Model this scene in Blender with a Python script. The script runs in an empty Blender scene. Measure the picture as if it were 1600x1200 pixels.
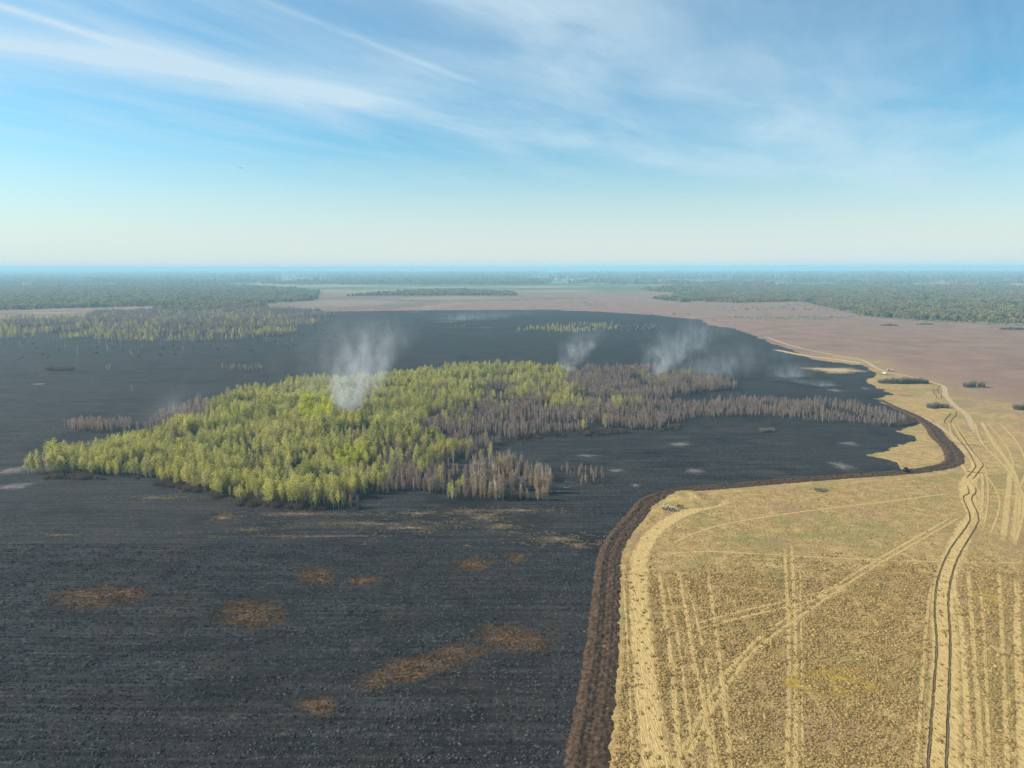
import bpy, bmesh, math, random
import numpy as np
from mathutils import Vector, Matrix, noise as mnoise
R = math.radians
rng = np.random.default_rng(7); random.seed(7)
S = bpy.context.scene
C = S.collection

# ------------------------------------------------------------------ camera
H, F, PITCH, ROLL = 110.0, 1111.0, 9.25, -0.12      # height m, focal px of a 1600 wide frame
cd = bpy.data.cameras.new('camera'); cam = bpy.data.objects.new('camera', cd); C.objects.link(cam)
cam.location = (0, 0, H)
cam.rotation_euler = (Matrix.Rotation(R(90 - PITCH), 3, 'X') @ Matrix.Rotation(R(ROLL), 3, 'Z')).to_euler()
cd.sensor_width = 36; cd.lens = F / 1600 * 36; cd.clip_start = 1; cd.clip_end = 120000
S.camera = cam
RM = np.array(Matrix.Rotation(R(90 - PITCH), 3, 'X') @ Matrix.Rotation(R(ROLL), 3, 'Z'))

# ------------------------------------------------------------------ light
SUN_EL, SUN_AZ = 32.0, -84.0           # azimuth clockwise from +Y (the viewing direction)
S.view_settings.view_transform = 'Standard'; S.view_settings.look = 'None'
S.view_settings.exposure = 1.0; S.view_settings.gamma = 1
W = bpy.data.worlds.new('World'); S.world = W; W.use_nodes = True
sd = bpy.data.lights.new('sun', 'SUN'); sun = bpy.data.objects.new('sun', sd); C.objects.link(sun)
sd.energy = 4.8; sd.angle = R(0.53); sd.color = (1, .91, .77)
tosun = Vector((math.sin(R(SUN_AZ)) * math.cos(R(SUN_EL)), math.cos(R(SUN_AZ)) * math.cos(R(SUN_EL)), math.sin(R(SUN_EL))))
sun.rotation_euler = tosun.to_track_quat('Z', 'Y').to_euler(); sun.location = (0, 0, 300)
S.cycles.max_bounces = 5; S.cycles.diffuse_bounces = 3; S.cycles.volume_bounces = 0
S.cycles.transparent_max_bounces = 16
S.cycles.use_denoising = True; S.cycles.denoising_input_passes = 'RGB_ALBEDO_NORMAL'; S.cycles.denoising_prefilter = 'NONE'
S.cycles.volume_step_rate = 1.0; S.cycles.volume_max_steps = 128

def P(px, py, z=0.0):                    # a point of the ground seen at a pixel of the 1600x1200 photograph
    d = RM @ np.array([(px - 800) / F, -(py - 600) / F, -1.0])
    k = (z - H) / d[2]
    return d[0] * k, d[1] * k
def PP(l): return [P(a, b) for a, b in l]
def proj(xyz):
    q = (np.asarray(xyz, float) - [0, 0, H]) @ RM
    return 800 + F * q[:, 0] / -q[:, 2], 600 - F * q[:, 1] / -q[:, 2]

# ------------------------------------------------------------------ node helper
class NT:
    def __init__(s, nt): s.t = nt; nt.nodes.clear()
    def n(s, ty, props=None, **inp):
        x = s.t.nodes.new(ty)
        for k, v in (props or {}).items(): setattr(x, k, v)
        for k, v in inp.items():
            k2 = int(k[1:]) if k[0] == 'i' and k[1:].isdigit() else k.replace('_', ' ')
            so = x.inputs[k2]
            if isinstance(v, bpy.types.NodeSocket): s.t.links.new(v, so)
            elif isinstance(v, bpy.types.Node): s.t.links.new(v.outputs[0], so)
            else: so.default_value = v
        return x
    def m(s, op, a, b=0.0, c=0.0, clamp=False):
        x = s.n('ShaderNodeMath', {'operation': op, 'use_clamp': clamp}, i0=a, i1=b, i2=c); return x.outputs[0]
    def mix(s, f, a, b, bt='MIX'):
        x = s.n('ShaderNodeMix', {'data_type': 'RGBA', 'blend_type': bt}, i0=f, i6=a, i7=b); return x.outputs[2]
    def noise(s, vec, scale, detail=3, rough=.55, dist=0):
        return s.n('ShaderNodeTexNoise', None, Vector=vec, Scale=scale, Detail=float(detail), Roughness=rough, Distortion=dist).outputs[0]
    def sm(s, v, lo, hi, a=0., b=1.):
        return s.n('ShaderNodeMapRange', {'interpolation_type': 'SMOOTHSTEP'}, i0=v, i1=lo, i2=hi, i3=a, i4=b).outputs[0]
    def scale(s, v, xyz):
        return s.n('ShaderNodeVectorMath', {'operation': 'MULTIPLY'}, i0=v, i1=xyz).outputs[0]
def c4(r, g, b): return (r, g, b, 1)
def mat(name):
    m = bpy.data.materials.new(name); m.use_nodes = True; return m, NT(m.node_tree)
def out(t, sh, vol=None):
    o = t.n('ShaderNodeOutputMaterial')
    if sh is not None: t.t.links.new(sh.outputs[0], o.inputs[0])
    if vol is not None: t.t.links.new(vol.outputs[0], o.inputs[1])
def rough(t, col, r=.95, normal=None):
    b = t.n('ShaderNodeBsdfPrincipled', None, Base_Color=col, Roughness=r, Specular_IOR_Level=.1)
    if normal is not None: t.t.links.new(normal, b.inputs['Normal'])
    return b
def bump(t, h, dist, st=1.0): return t.n('ShaderNodeBump', None, Height=h, Distance=dist, Strength=st).outputs[0]

# ------------------------------------------------------------------ sky with thin cirrus and two contrails
w = NT(W.node_tree)
sky = w.n('ShaderNodeTexSky', {'sky_type': 'NISHITA', 'sun_disc': False, 'sun_elevation': R(SUN_EL), 'sun_rotation': R(SUN_AZ),
                               'altitude': 100, 'air_density': 1.0, 'dust_density': .5, 'ozone_density': 3.0})
tc = w.n('ShaderNodeTexCoord').outputs['Generated']
sep = w.n('ShaderNodeSeparateXYZ', None, i0=tc)
zz = w.m('MAXIMUM', sep.outputs[2], .015)
U = w.m('DIVIDE', sep.outputs[0], zz); V = w.m('DIVIDE', sep.outputs[1], zz)     # a plane high above
def skyuv(px, py):
    d = RM @ np.array([(px - 800) / F, -(py - 600) / F, -1.0]); return np.array([d[0] / d[2], d[1] / d[2]])
uv = w.n('ShaderNodeCombineXYZ', None, i0=U, i1=V).outputs[0]
wob = w.m('MULTIPLY', w.m('SUBTRACT', w.noise(uv, .9, 4), .5), 1.0)
def streak(a, b, width, lo, hi, amp, wobble=.2, nscale=2.0):
    A, B = skyuv(*a), skyuv(*b); d = (B - A); L = np.linalg.norm(d); d /= L; nrm = np.array([-d[1], d[0]])
    dist = w.m('ADD', w.m('MULTIPLY_ADD', U, float(nrm[0]), w.m('MULTIPLY', V, float(nrm[1]))), float(-nrm @ A))
    along = w.m('ADD', w.m('MULTIPLY_ADD', U, float(d[0]), w.m('MULTIPLY', V, float(d[1]))), float(-d @ A))
    dist = w.m('MULTIPLY_ADD', wob, wobble, dist)
    g = w.m('POWER', 2.718, w.m('MULTIPLY', w.m('POWER', w.m('DIVIDE', w.m('ABSOLUTE', dist), width), 1.7), -1.0))
    pr = w.n('ShaderNodeCombineXYZ', None, i0=w.m('MULTIPLY', along, .35), i1=dist)
    tex = w.sm(w.noise(pr.outputs[0], nscale, 6, .6), .25, .7, .25, 1.0)
    e = w.m('MULTIPLY', w.sm(along, float(lo * L) - .25 * L, float(lo * L)), w.sm(along, float(hi * L), float(hi * L) + .35 * L, 1., 0.))
    return w.m('MULTIPLY', w.m('MULTIPLY', g, tex), w.m('MULTIPLY', e, amp))
cl = [streak((-60, -8), (230, 82), .055, -.5, .75, .8, .03, 3.0),
      streak((400, -2), (745, 132), .035, -.3, .8, .30, .03, 4.0),
      streak((-40, 72), (560, 160), .40, -.6, .9, .75, .3, 1.3),
      streak((430, 135), (1150, 270), .42, -.1, 1.0, .42, .5, 1.0),
      streak((820, 20), (1500, 330), .75, -.1, 1.0, .55, .9, .7)]
drot = w.n('ShaderNodeVectorRotate', {'rotation_type': 'Z_AXIS'}, Vector=uv, Angle=R(28)).outputs[0]
wisp = w.noise(w.scale(drot, (1.1, .34, 1)), 1.3, 8, .62, .5)
veil = w.noise(w.scale(drot, (.5, .2, 1)), .8, 3, .5)
cl.append(w.m('MULTIPLY', w.sm(wisp, .3, .85), w.sm(veil, .3, .65, .22, .55)))
tot = cl[0]
for c in cl[1:]: tot = w.m('ADD', tot, c)
tot = w.m('MULTIPLY', tot, w.sm(sep.outputs[2], .05, .16, .25, 1.0))
tot = w.m('MINIMUM', tot, .85)
skyc = w.mix(1.0, sky.outputs[0], c4(.60, 1.01, 1.03), 'MULTIPLY')
skyc = w.mix(w.sm(sep.outputs[2], -.03, .19, .97, .0), skyc, c4(5.7, 5.75, 5.45))     # pale ground mist all round the horizon
col = w.mix(tot, skyc, c4(4.5, 5.6, 6.3))
bg = w.n('ShaderNodeBackground', None, Color=col, Strength=.072)
wo = w.n('ShaderNodeOutputWorld'); w.t.links.new(bg.outputs[0], wo.inputs[0])

# ------------------------------------------------------------------ object helpers
def tag(o, label=None, cat=None, group=None, kind=None):
    for k, v in (('label', label), ('category', cat), ('group', group), ('kind', kind)):
        if v: o[k] = v
    return o
def mesh(name, v, f, mats=(), mi=None, smooth=False):
    me = bpy.data.meshes.new(name)
    v = np.asarray(v, np.float32)
    if isinstance(f, np.ndarray):                      # uniform faces, fast path
        n, k = f.shape
        me.vertices.add(len(v)); me.vertices.foreach_set('co', v.ravel())
        me.loops.add(n * k); me.loops.foreach_set('vertex_index', f.astype(np.int32).ravel())
        me.polygons.add(n); me.polygons.foreach_set('loop_start', np.arange(0, n * k, k, dtype=np.int32))
        me.update(calc_edges=True)
    else:
        me.from_pydata(v.tolist(), [], f); me.update()
    for m in mats: me.materials.append(m)
    if mi is not None: me.polygons.foreach_set('material_index', np.asarray(mi, np.int32))
    if smooth: me.polygons.foreach_set('use_smooth', np.ones(len(me.polygons), bool))
    return me
def obj(name, me, parent=None, loc=(0, 0, 0), rz=0):
    o = bpy.data.objects.new(name, me); C.objects.link(o); o.parent = parent
    o.location = loc; o.rotation_euler = (0, 0, rz); return o
def fattr(me, name, vals):
    a = me.attributes.new(name, 'FLOAT', 'POINT'); a.data.foreach_set('value', np.asarray(vals, np.float32))
def inside(poly, x, y):
    r = np.zeros(len(x), bool); n = len(poly)
    for i in range(n):
        (x0, y0), (x1, y1) = poly[i], poly[i - 1]
        if y0 == y1: continue
        r ^= ((y0 > y) != (y1 > y)) & (x < (x1 - x0) * (y - y0) / (y1 - y0) + x0)
    return r
def pldist(pl, x, y):
    d = np.full(len(x), 1e9)
    for (x0, y0), (x1, y1) in zip(pl[:-1], pl[1:]):
        dx, dy = x1 - x0, y1 - y0
        t = np.clip(((x - x0) * dx + (y - y0) * dy) / (dx * dx + dy * dy + 1e-9), 0, 1)
        d = np.minimum(d, np.hypot(x - x0 - t * dx, y - y0 - t * dy))
    return d
def n2(x, y, s, seed=0.0, oct=3):          # cheap value field for scattering
    return np.array([mnoise.fractal(Vector((a / s, b / s, seed)), .6, 2.0, oct) for a, b in zip(x, y)])
def smoothline(pts, step):
    p = np.array(pts, float); q = []
    for i in range(len(p) - 1):
        a, b, c, d = p[max(i - 1, 0)], p[i], p[i + 1], p[min(i + 2, len(p) - 1)]
        n = max(2, int(np.linalg.norm(c[:2] - b[:2]) / step))
        for t in np.arange(n) / n:
            q.append(.5 * ((2 * b) + (c - a) * t + (2 * a - 5 * b + 4 * c - d) * t * t + (3 * b - a - 3 * c + d) * t ** 3))
    q.append(p[-1]); return np.array(q)
def roughpoly(pts, amp=.006, step=.006):     # a boundary with a ragged outline, coarser far away
    o = []
    for i in range(len(pts)):
        a, b = np.array(pts[i]), np.array(pts[(i + 1) % len(pts)])
        L = np.linalg.norm(b - a); dd = np.linalg.norm((a + b) / 2) + 50
        n = min(400, max(1, int(L / (dd * step))))
        nr = np.array([-(b - a)[1], (b - a)[0]]) / (L + 1e-6)
        for t in np.arange(n) / n:
            p = a + (b - a) * t; s = np.linalg.norm(p) * .022 + 2
            k = mnoise.fractal(Vector((p[0] / s, p[1] / s, 3.1)), .3, 2.3, 6)
            o.append(p + nr * k * amp * np.linalg.norm(p) * min(1, L / 20))
    return o
def sheet(name, pts, z, m, label, **k):
    from mathutils.geometry import delaunay_2d_cdt
    q = roughpoly(pts, **k); n = len(q)
    v, _, f = delaunay_2d_cdt([Vector(p) for p in q], [(i, (i + 1) % n) for i in range(n)], [], 0, 1e-4)[:3]
    v = np.array([tuple(p) for p in v]); f = np.array(f); c = v[f].mean(1); f = f[inside([tuple(p) for p in q], c[:, 0], c[:, 1])]
    return tag(obj(name, mesh(name, np.column_stack([v, np.full(len(v), z)]), f, [m])), label, 'ground', kind='structure')
def ribbon(name, line, halfw, z, m, label, nx=4, step=1.0, hfun=None, edge=.12):
    q = smoothline(line, step); t = np.gradient(q[:, :2], axis=0); t /= np.linalg.norm(t, axis=1)[:, None] + 1e-9
    nr = np.stack([t[:, 1], -t[:, 0]], 1); L = len(q); u = np.linspace(-1, 1, nx + 1)
    s = np.concatenate([[0], np.cumsum(np.linalg.norm(np.diff(q[:, :2], axis=0), axis=1))])
    hw = np.full(L, halfw) if np.isscalar(halfw) else np.interp(np.linspace(0, 1, L), np.linspace(0, 1, len(halfw)), halfw)
    ej = np.array([[mnoise.fractal(Vector((a * .25, k * 31.7, 0)), .8, 2, 4) for k in (0, 1)] for a in s]) * edge
    v, fd = [], []
    for i in range(L):
        for j, uu in enumerate(u):
            w_ = hw[i] * (1 + (ej[i, 0] if uu < 0 else ej[i, 1]))
            x, y = q[i, :2] + nr[i] * uu * w_
            v.append((x, y, z + (hfun(x, y, uu, s[i]) if hfun else 0)))
            fd.append(min(1, (1 - abs(uu)) * 2.2, 4 * s[i] / (s[-1] * .3 + 1), 4 * (s[-1] - s[i]) / (s[-1] * .3 + 1)))
    k = nx + 1
    i, j = np.meshgrid(np.arange(L - 1), np.arange(nx), indexing='ij'); a = (i * k + j).ravel()
    me = mesh(name, v, np.stack([a, a + 1, a + k + 1, a + k], 1), [m]); fattr(me, 'fade', fd)
    return tag(obj(name, me), label, 'track', 'wheel tracks and furrows', 'structure')
patches = []
def patch(name, px, py, wpx, hpx, m, label, z=.05, rot=0, seed=0, group=None):
    cx, cy = P(px, py); x1, _ = P(px + wpx / 2, py); _, y1 = P(px, py - hpx / 2); _, y0 = P(px, py + hpx / 2)
    rx, ry = x1 - cx, (y1 - y0) / 2; patches.append((name, cx, cy, rx, ry, math.tan(rot)))
    v, fd = [(cx, cy, z)], [1.0]; n = 48
    for ring, r in enumerate((.35, .7, 1.0)):
        for k in range(n):
            a = k / n * math.tau; e = 1 + .45 * mnoise.fractal(Vector((math.cos(a) * 1.3, math.sin(a) * 1.3, seed * 7.7 + px)), .8, 2, 4)
            X, Y = math.cos(a) * rx * r * e, math.sin(a) * ry * r * e
            v.append((cx + X + Y * math.tan(rot), cy + Y, z)); fd.append(1 - r)
    f = [(0, 1 + k, 1 + (k + 1) % n) for k in range(n)]
    for g in (0, 1):
        f += [(1 + g * n + k, 1 + (g + 1) * n + k, 1 + (g + 1) * n + (k + 1) % n, 1 + g * n + (k + 1) % n) for k in range(n)]
    me = mesh(name, v, f, [m]); fattr(me, 'fade', fd)
    return tag(obj(name, me), label, 'ground patch', group, 'structure')

# ------------------------------------------------------------------ ground materials
def pos(t): return t.n('ShaderNodeNewGeometry').outputs['Position']
def m_ground():
    m, t = mat('marsh_and_meadow'); p = pos(t)
    big, mid, sml, fin = t.noise(p, 1 / 420, 4), t.noise(p, 1 / 45, 5, .6), t.noise(p, 1 / 5, 4, .6), t.noise(p, 1 / .9, 3, .65)
    pink = t.mix(t.sm(mid, .3, .7), c4(.20, .127, .096), c4(.275, .18, .136))
    gold = t.mix(t.sm(sml, .3, .7), c4(.30, .20, .08), c4(.45, .325, .14))
    gold = t.mix(t.sm(t.noise(p, 1 / 38, 5, .65), .46, .66, 0, .8), gold, c4(.215, .205, .07))
    gold = t.mix(t.sm(t.noise(p, 1 / 50, 4, .6), .52, .68, 0, .8), gold, c4(.30, .19, .115))
    # the meadow ends along a line through the field
    A, B = np.array(P(1352, 566)), np.array(P(1640, 655)); d = (B - A) / np.linalg.norm(B - A); nr = np.array([-d[1], d[0]])
    sp = t.n('ShaderNodeSeparateXYZ', None, i0=p)
    dl = t.m('ADD', t.m('MULTIPLY_ADD', sp.outputs[0], float(nr[0]), t.m('MULTIPLY', sp.outputs[1], float(nr[1]))), float(-nr @ A))
    dl = t.m('MULTIPLY_ADD', t.m('SUBTRACT', mid, .5), 260., dl)
    fy = t.m('MULTIPLY_ADD', t.m('SUBTRACT', mid, .5), 260., sp.outputs[1])
    colr = t.mix(t.m('MAXIMUM', t.sm(dl, -60, 60), t.sm(fy, 800, 960)), gold, pink)
    far = t.sm(t.m('MULTIPLY_ADD', t.m('SUBTRACT', big, .5), 3000., sp.outputs[1]), 2600, 4200)
    fld = t.noise(t.scale(p, (.6, 1, 1)), 1 / 900, 3, .5)
    fc = t.mix(t.sm(fld, .48, .56), c4(.10, .14, .06), c4(.30, .23, .15))
    colr = t.mix(far, colr, fc)
    colr = t.mix(t.sm(fin, .25, .75, .75, 0), colr, t.mix(1., colr, c4(.45, .4, .35), 'MULTIPLY'))
    h = t.m('ADD', t.m('MULTIPLY', sml, .5), t.m('MULTIPLY', fin, .35))
    out(t, rough(t, colr, 1, bump(t, h, .9, .8))); return m
def m_burnt():
    m, t = mat('burnt_ground'); p = pos(t)
    big, mid, sml, fin = t.noise(p, 1 / 130, 5, .6), t.noise(t.scale(p, (.35, 1, 1)), 1 / 9, 5, .65), t.noise(p, 1 / 1.6, 4, .7), t.noise(p, 1 / .5, 3, .7)
    colr = t.mix(t.sm(mid, .3, .7), c4(.009, .0095, .011), c4(.034, .034, .036))
    colr = t.mix(t.sm(big, .4, .65, 0, .7), colr, c4(.03, .028, .027))
    ash = t.m('MULTIPLY', t.sm(sml, .5, .66), t.sm(fin, .42, .6))
    colr = t.mix(t.m('MULTIPLY', ash, .75), colr, c4(.15, .148, .147))
    colr = t.mix(t.sm(t.noise(p, 1 / 26, 5, .65), .5, .7, 0, .6), colr, c4(.050, .037, .029)); colr = t.mix(t.sm(t.noise(p, 1 / 48, 5, .7), .5, .66, 0, .7), colr, c4(.008, .008, .0095))
    row = t.noise(t.scale(p, (.035, 1, 1)), 1 / 2.2, 4, .6); colr = t.mix(t.sm(row, .36, .64, .75, 0), colr, t.mix(1., colr, c4(.35, .35, .36), 'MULTIPLY'))
    straw = t.m('MULTIPLY', t.sm(t.noise(t.scale(p, (.22, 1, 1)), 1 / 7, 6, .7), .66, .74), t.sm(big, .5, .66))
    colr = t.mix(t.m('MULTIPLY', straw, .8), colr, c4(.24, .17, .10))
    h = t.m('ADD', t.m('MULTIPLY', sml, .5), t.m('MULTIPLY', fin, .25))
    out(t, rough(t, colr, .9, bump(t, h, .7, .9))); return m
def m_soft(name, a, b, s1, stretch=(1, 1, 1), soft=.16, bumpy=.4, cut=.0):
    m, t = mat(name); p = pos(t); ps = t.scale(p, stretch)
    n1, n0 = t.noise(ps, 1 / s1, 6, .7), t.noise(ps, 1 / (s1 * .22), 4, .7)
    colr = t.mix(t.sm(n0, .3, .7), c4(*a), c4(*b))
    fd = t.n('ShaderNodeAttribute', {'attribute_name': 'fade'}).outputs['Fac']
    al = t.sm(t.m('ADD', fd, t.m('MULTIPLY', t.m('SUBTRACT', t.m('ADD', t.m('MULTIPLY', n1, .6), t.m('MULTIPLY', n0, .4)), .5 + cut), 2.6)), .30 - soft, .30 + soft)
    bs = rough(t, colr, 1, bump(t, n0, bumpy))
    out(t, t.n('ShaderNodeMixShader', None, i0=al, i1=t.n('ShaderNodeBsdfTransparent'), i2=bs)); return m
def m_soil():
    m, t = mat('ploughed_peat'); p = pos(t); a, b = t.noise(p, 1 / 1.1, 5, .7), t.noise(p, 1 / 12, 3)
    colr = t.mix(t.sm(a, .3, .7), c4(.022, .014, .010), c4(.10, .062, .038))
    colr = t.mix(t.m('MULTIPLY', t.sm(a, .6, .72), t.sm(b, .4, .6)), colr, c4(.26, .18, .09))
    out(t, rough(t, colr, 1, bump(t, a, .4))); return m
def m_plain(name, col, r=.7, tr=0, var=.25, scale=.8):
    m, t = mat(name); p = t.n('ShaderNodeTexCoord').outputs['Object']
    colr = t.mix(t.sm(t.noise(p, scale, 3), .3, .7), c4(*[x * (1 - var) for x in col]), c4(*[min(1, x * (1 + var)) for x in col]))
    out(t, rough(t, colr, r)); return m
def m_leaf(name, cols, transl=.35, r=.9, big=None, bs=1.):                # each plant takes its own tone
    m, t = mat(name); rnd = t.n('ShaderNodeObjectInfo').outputs['Random']
    rp = t.n('ShaderNodeValToRGB', None, Fac=rnd); e = rp.color_ramp.elements
    while len(e) < len(cols): e.new(.5)
    for i, c in enumerate(cols): e[i].position = i / (len(cols) - 1); e[i].color = c4(*c)
    p = pos(t); colr = t.mix(t.sm(t.noise(p, 1 / 1.3, 2), .3, .7, 0, .5), rp.outputs[0], t.mix(1., rp.outputs[0], c4(.6, .62, .6), 'MULTIPLY'))
    if big: colr = t.mix(t.sm(t.noise(p, bs / 170, 5, .6), .42, .62, 0, .75), colr, c4(*big)); colr = t.mix(t.sm(t.noise(p, bs / 90, 4, .6), .5, .62, 0, .7), colr, t.mix(1., colr, c4(.5, .58, .55), 'MULTIPLY'))
    a = t.n('ShaderNodeBsdfDiffuse', None, Color=colr); b = t.n('ShaderNodeBsdfTranslucent', None, Color=colr)
    out(t, t.n('ShaderNodeMixShader', None, i0=transl, i1=a, i2=b)); return m
GROUND, BURNT, SOIL = m_ground(), m_burnt(), m_soil()
PALE = m_soft('pressed_straw', (.31, .21, .085), (.54, .395, .165), 1.6, (1, .1, 1), .5, cut=.02)
STRAW = m_soft('unburnt_straw', (.09, .068, .05), (.25, .19, .125), 2.4, (.3, 1, 1), .3, cut=.2)
ASH = m_soft('pale_ash', (.07, .065, .064), (.17, .155, .15), 2.6, (.35, 1, 1), .3, cut=.12)
RUST = m_soft('rust_brown_moss', (.045, .027, .018), (.15, .088, .045), 4, (.7, 1, 1), .6)
SAND = m_soft('sandy_wheel_track', (.29, .20, .11), (.42, .305, .17), 6, (1, 1, 1), .45)
FAINT = m_soft('faint_wheel_straw', (.30, .205, .08), (.50, .36, .15), 1.6, (1, .14, 1), .6, cut=.05)
FARM = m_soft('far_meadow_grass', (.17, .125, .09), (.225, .165, .12), 40, (1, 1, 1), .45)
MUD = m_soft('wet_rut', (.075, .048, .024), (.20, .13, .065), 2.2, (1, .5, 1), .5, cut=.15)
OCHRE = m_soft('ochre_sedge', (.24, .155, .03), (.36, .25, .06), 5, (.7, 1, 1), .3)

# ------------------------------------------------------------------ terrain
g = 45000
tag(obj('ground', mesh('ground', [(-g, -400, 0), (g, -400, 0), (g, g, 0), (-g, g, 0)], [(0, 1, 2, 3)], [GROUND])),
    'dry tan meadow and pinkish brown marsh reaching the horizon', 'ground', kind='structure')
burn_px = [(-700, 1900), (-700, 497), (0, 499), (180, 494), (300, 491), (420, 489), (500, 487), (640, 485), (760, 484), (860, 484), (960, 488), (1040, 494),
           (1095, 500), (1117, 508), (1150, 516), (1185, 527), (1222, 542), (1262, 558), (1300, 566), (1345, 571), (1360, 574), (1361, 586), (1355, 597), (1376, 606),
           (1403, 617), (1372, 623), (1392, 636), (1420, 646), (1446, 660), (1432, 663), (1398, 674), (1428, 682), (1430, 687), (1402, 695), (1380, 705), (1355, 712), (1378, 716),
           (1397, 722), (1408, 735), (1412, 739), (1300, 747), (1200, 754), (1080, 764), (1030, 776), (1000, 806), (968, 838), (952, 870), (948, 930),
           (942, 1000), (930, 1100), (915, 1200), (890, 1450), (870, 1900)]
burn = PP(burn_px)
sheet('burnt_ground', burn, .012, BURNT, 'charred black marsh ground spreading round the birch grove', amp=.007, step=.0022)
fb_px = [(890, 1440), (903, 1300), (915, 1200), (930, 1100), (942, 1000), (947, 930), (952, 872), (966, 840), (992, 808), (1018, 780), (1070, 766), (1130, 760),
         (1250, 750), (1330, 744), (1412, 738), (1460, 732), (1490, 722), (1486, 702), (1466, 682), (1456, 668), (1428, 649), (1398, 636), (1376, 625)]
fb = PP(fb_px)
def fbh(x, y, u, s):
    n = mnoise.fractal(Vector((x * .55, y * .55, 0)), .7, 2, 4)
    ridge = .75 * math.exp(-((u + .45) / .33) ** 2) + .3 * math.exp(-((u - .35) / .25) ** 2) + .25 * abs(math.sin(u * 11))
    return (ridge * .62 + .34 * n + .1) * (1 - abs(u) ** 6) - .12 * abs(u) ** 8
ribbon('ploughed_firebreak', fb, [5.4, 5.2, 5.0, 4.8, 4.6, 4.2, 4.0, 5.4, 5.4, 3.6, 2.2], .03, SOIL, 'dark brown ploughed firebreak strip curving round the burnt ground', 26, .5, fbh, .13)

# ------------------------------------------------------------------ tracks in the meadow
lanes = []
def lane(px, wpx, m=PALE, label='band of pale straw pressed flat by wheels', z=.02, name='pressed_track', e=.25):
    l = PP(px); lanes.append((l, wpx)); return ribbon(name, l, wpx, z, m, label, 4, 1.5, None, e)
lane([(1475, 1420), (1474, 1200), (1477, 1080), (1477, 1000), (1474, 930), (1484, 885), (1506, 832), (1523, 806), (1514, 780), (1512, 755), (1528, 728), (1512, 700)],
     4.6, label='wide pale wheel track running up the meadow under the dark ruts')
lane([(1512, 1300), (1512, 1150), (1507, 1050), (1500, 960), (1490, 905), (1502, 860)], .9, label='narrow pale wheel line beside the rutted track', z=.028)
lane([(1035, 1420), (1025, 1200), (1010, 1080), (1002, 980), (997, 900), (1003, 862), (1030, 825), (1075, 800), (1160, 778)], 4.2, label='broad pale mown band beside the ploughed strip', z=.024)
lane([(1246, 1300), (1243, 1200), (1243, 1080), (1242, 980), (1238, 880), (1236, 845)], .8, FAINT, label='thin pale wheel line crossing the tussock meadow', z=.026)
lane([(1229, 1300), (1230, 1200), (1232, 1080), (1232, 980), (1227, 880), (1226, 850)], .8, FAINT, label='thin pale wheel line crossing the tussock meadow', z=.027)
for dx in (0, 14):
    lane([(1010 + dx, 1300), (1050 + dx, 1200), (1072 + dx, 1160), (1110 + dx, 1090), (1160 + dx, 1022), (1225 + dx, 968 + dx * .2), (1345 + dx, 890), (1440 + dx, 835), (1500 + dx, 800)], .8, FAINT, label='diagonal wheel line through the tussock meadow', z=.03 + dx * .0002)
    lane([(1075, 978 + dx * .7), (1150, 957 + dx * .7), (1232, 938 + dx * .7), (1330, 912 + dx * .5)], .7, FAINT, label='short slanting wheel line in the tussocks', z=.036 + dx * .0002)
lane([(1603, 1300), (1596, 1150), (1590, 1000), (1588, 900)], 1.3, label='pale wheel line at the outer side of the meadow', z=.029)
for k, (xa, xb, w_) in enumerate([(1060, 1028, 1.0), (1078, 1040, .5), (1100, 1058, .9), (1118, 1070, .5), (1136, 1104, .8), (985, 974, .5), (1254, 1250, .4), (1436, 1456, .6), (1528, 1512, .9), (1545, 1530, .6), (1572, 1560, .8)]):
    lane([(xa + (xa - xb) * .6, 1330), (xa, 1180 - (k % 3) * 40), (xa * .7 + xb * .3, 1050), (xa * .35 + xb * .65, 960), (xb, 885 + (k % 2) * 20)], w_, FAINT, label='thin worn wheel line among the tussocks', z=.05 + .002 * k)
for k in range(9):
    x = 1530 + k * 9 + random.uniform(-12, 12); dx = random.uniform(-30, 30)
    lane([(x - 5 + dx * .3, 835 + k * 4), (x + 6, 780), (x + dx, 730), (x - 26 + dx * 1.5, 690), (x - 48 + dx, 655)], random.uniform(.5, 1.8), FAINT, label='faint straw wheel line fanning out above the bend', z=.04 + k * .003)
lane([(1030, 858), (1120, 822), (1250, 800), (1400, 782), (1505, 768)], .9, FAINT, label='faint curved wheel line across the mown meadow', z=.031)
lane([(1000, 872), (1100, 862), (1300, 872), (1470, 878), (1640, 880)], .8, FAINT, label='pale line where mown grass meets tussocks', z=.033)
lane([(1190, 524), (1240, 541), (1300, 554), (1345, 562), (1368, 574), (1385, 581), (1420, 588), (1455, 597), (1474, 604), (1478, 618), (1492, 634), (1510, 648), (1520, 668), (1535, 690)], 2.8, SAND, 'sandy vehicle track leading past the shrubs to the trucks', .02, 'sandy_track')
lane([(1210, 546), (1260, 556), (1310, 562), (1352, 569)], 6, SAND, 'bare sandy edge along the burnt ground', .026, 'sandy_edge')
lane([(1376, 628), (1410, 640), (1450, 656), (1480, 675), (1500, 695), (1515, 715)], 2.2, SAND, 'pale trampled edge outside the ploughed bend', .03, 'trampled_edge')
rutl = [[(1445, 1330), (1449, 1200), (1458, 1080), (1463, 1008), (1460, 955), (1465, 905), (1484, 859), (1511, 821), (1515, 805), (1505, 778), (1514, 769), (1506, 751)],
        [(1506, 751), (1522, 733), (1523, 725), (1513, 706), (1500, 690), (1491, 678), (1487, 671)],
        [(1477, 663), (1476, 657), (1482, 650), (1487, 645)], [(1462, 619), (1459, 613), (1459, 608)], [(1464, 623), (1463, 617)]]
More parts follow.
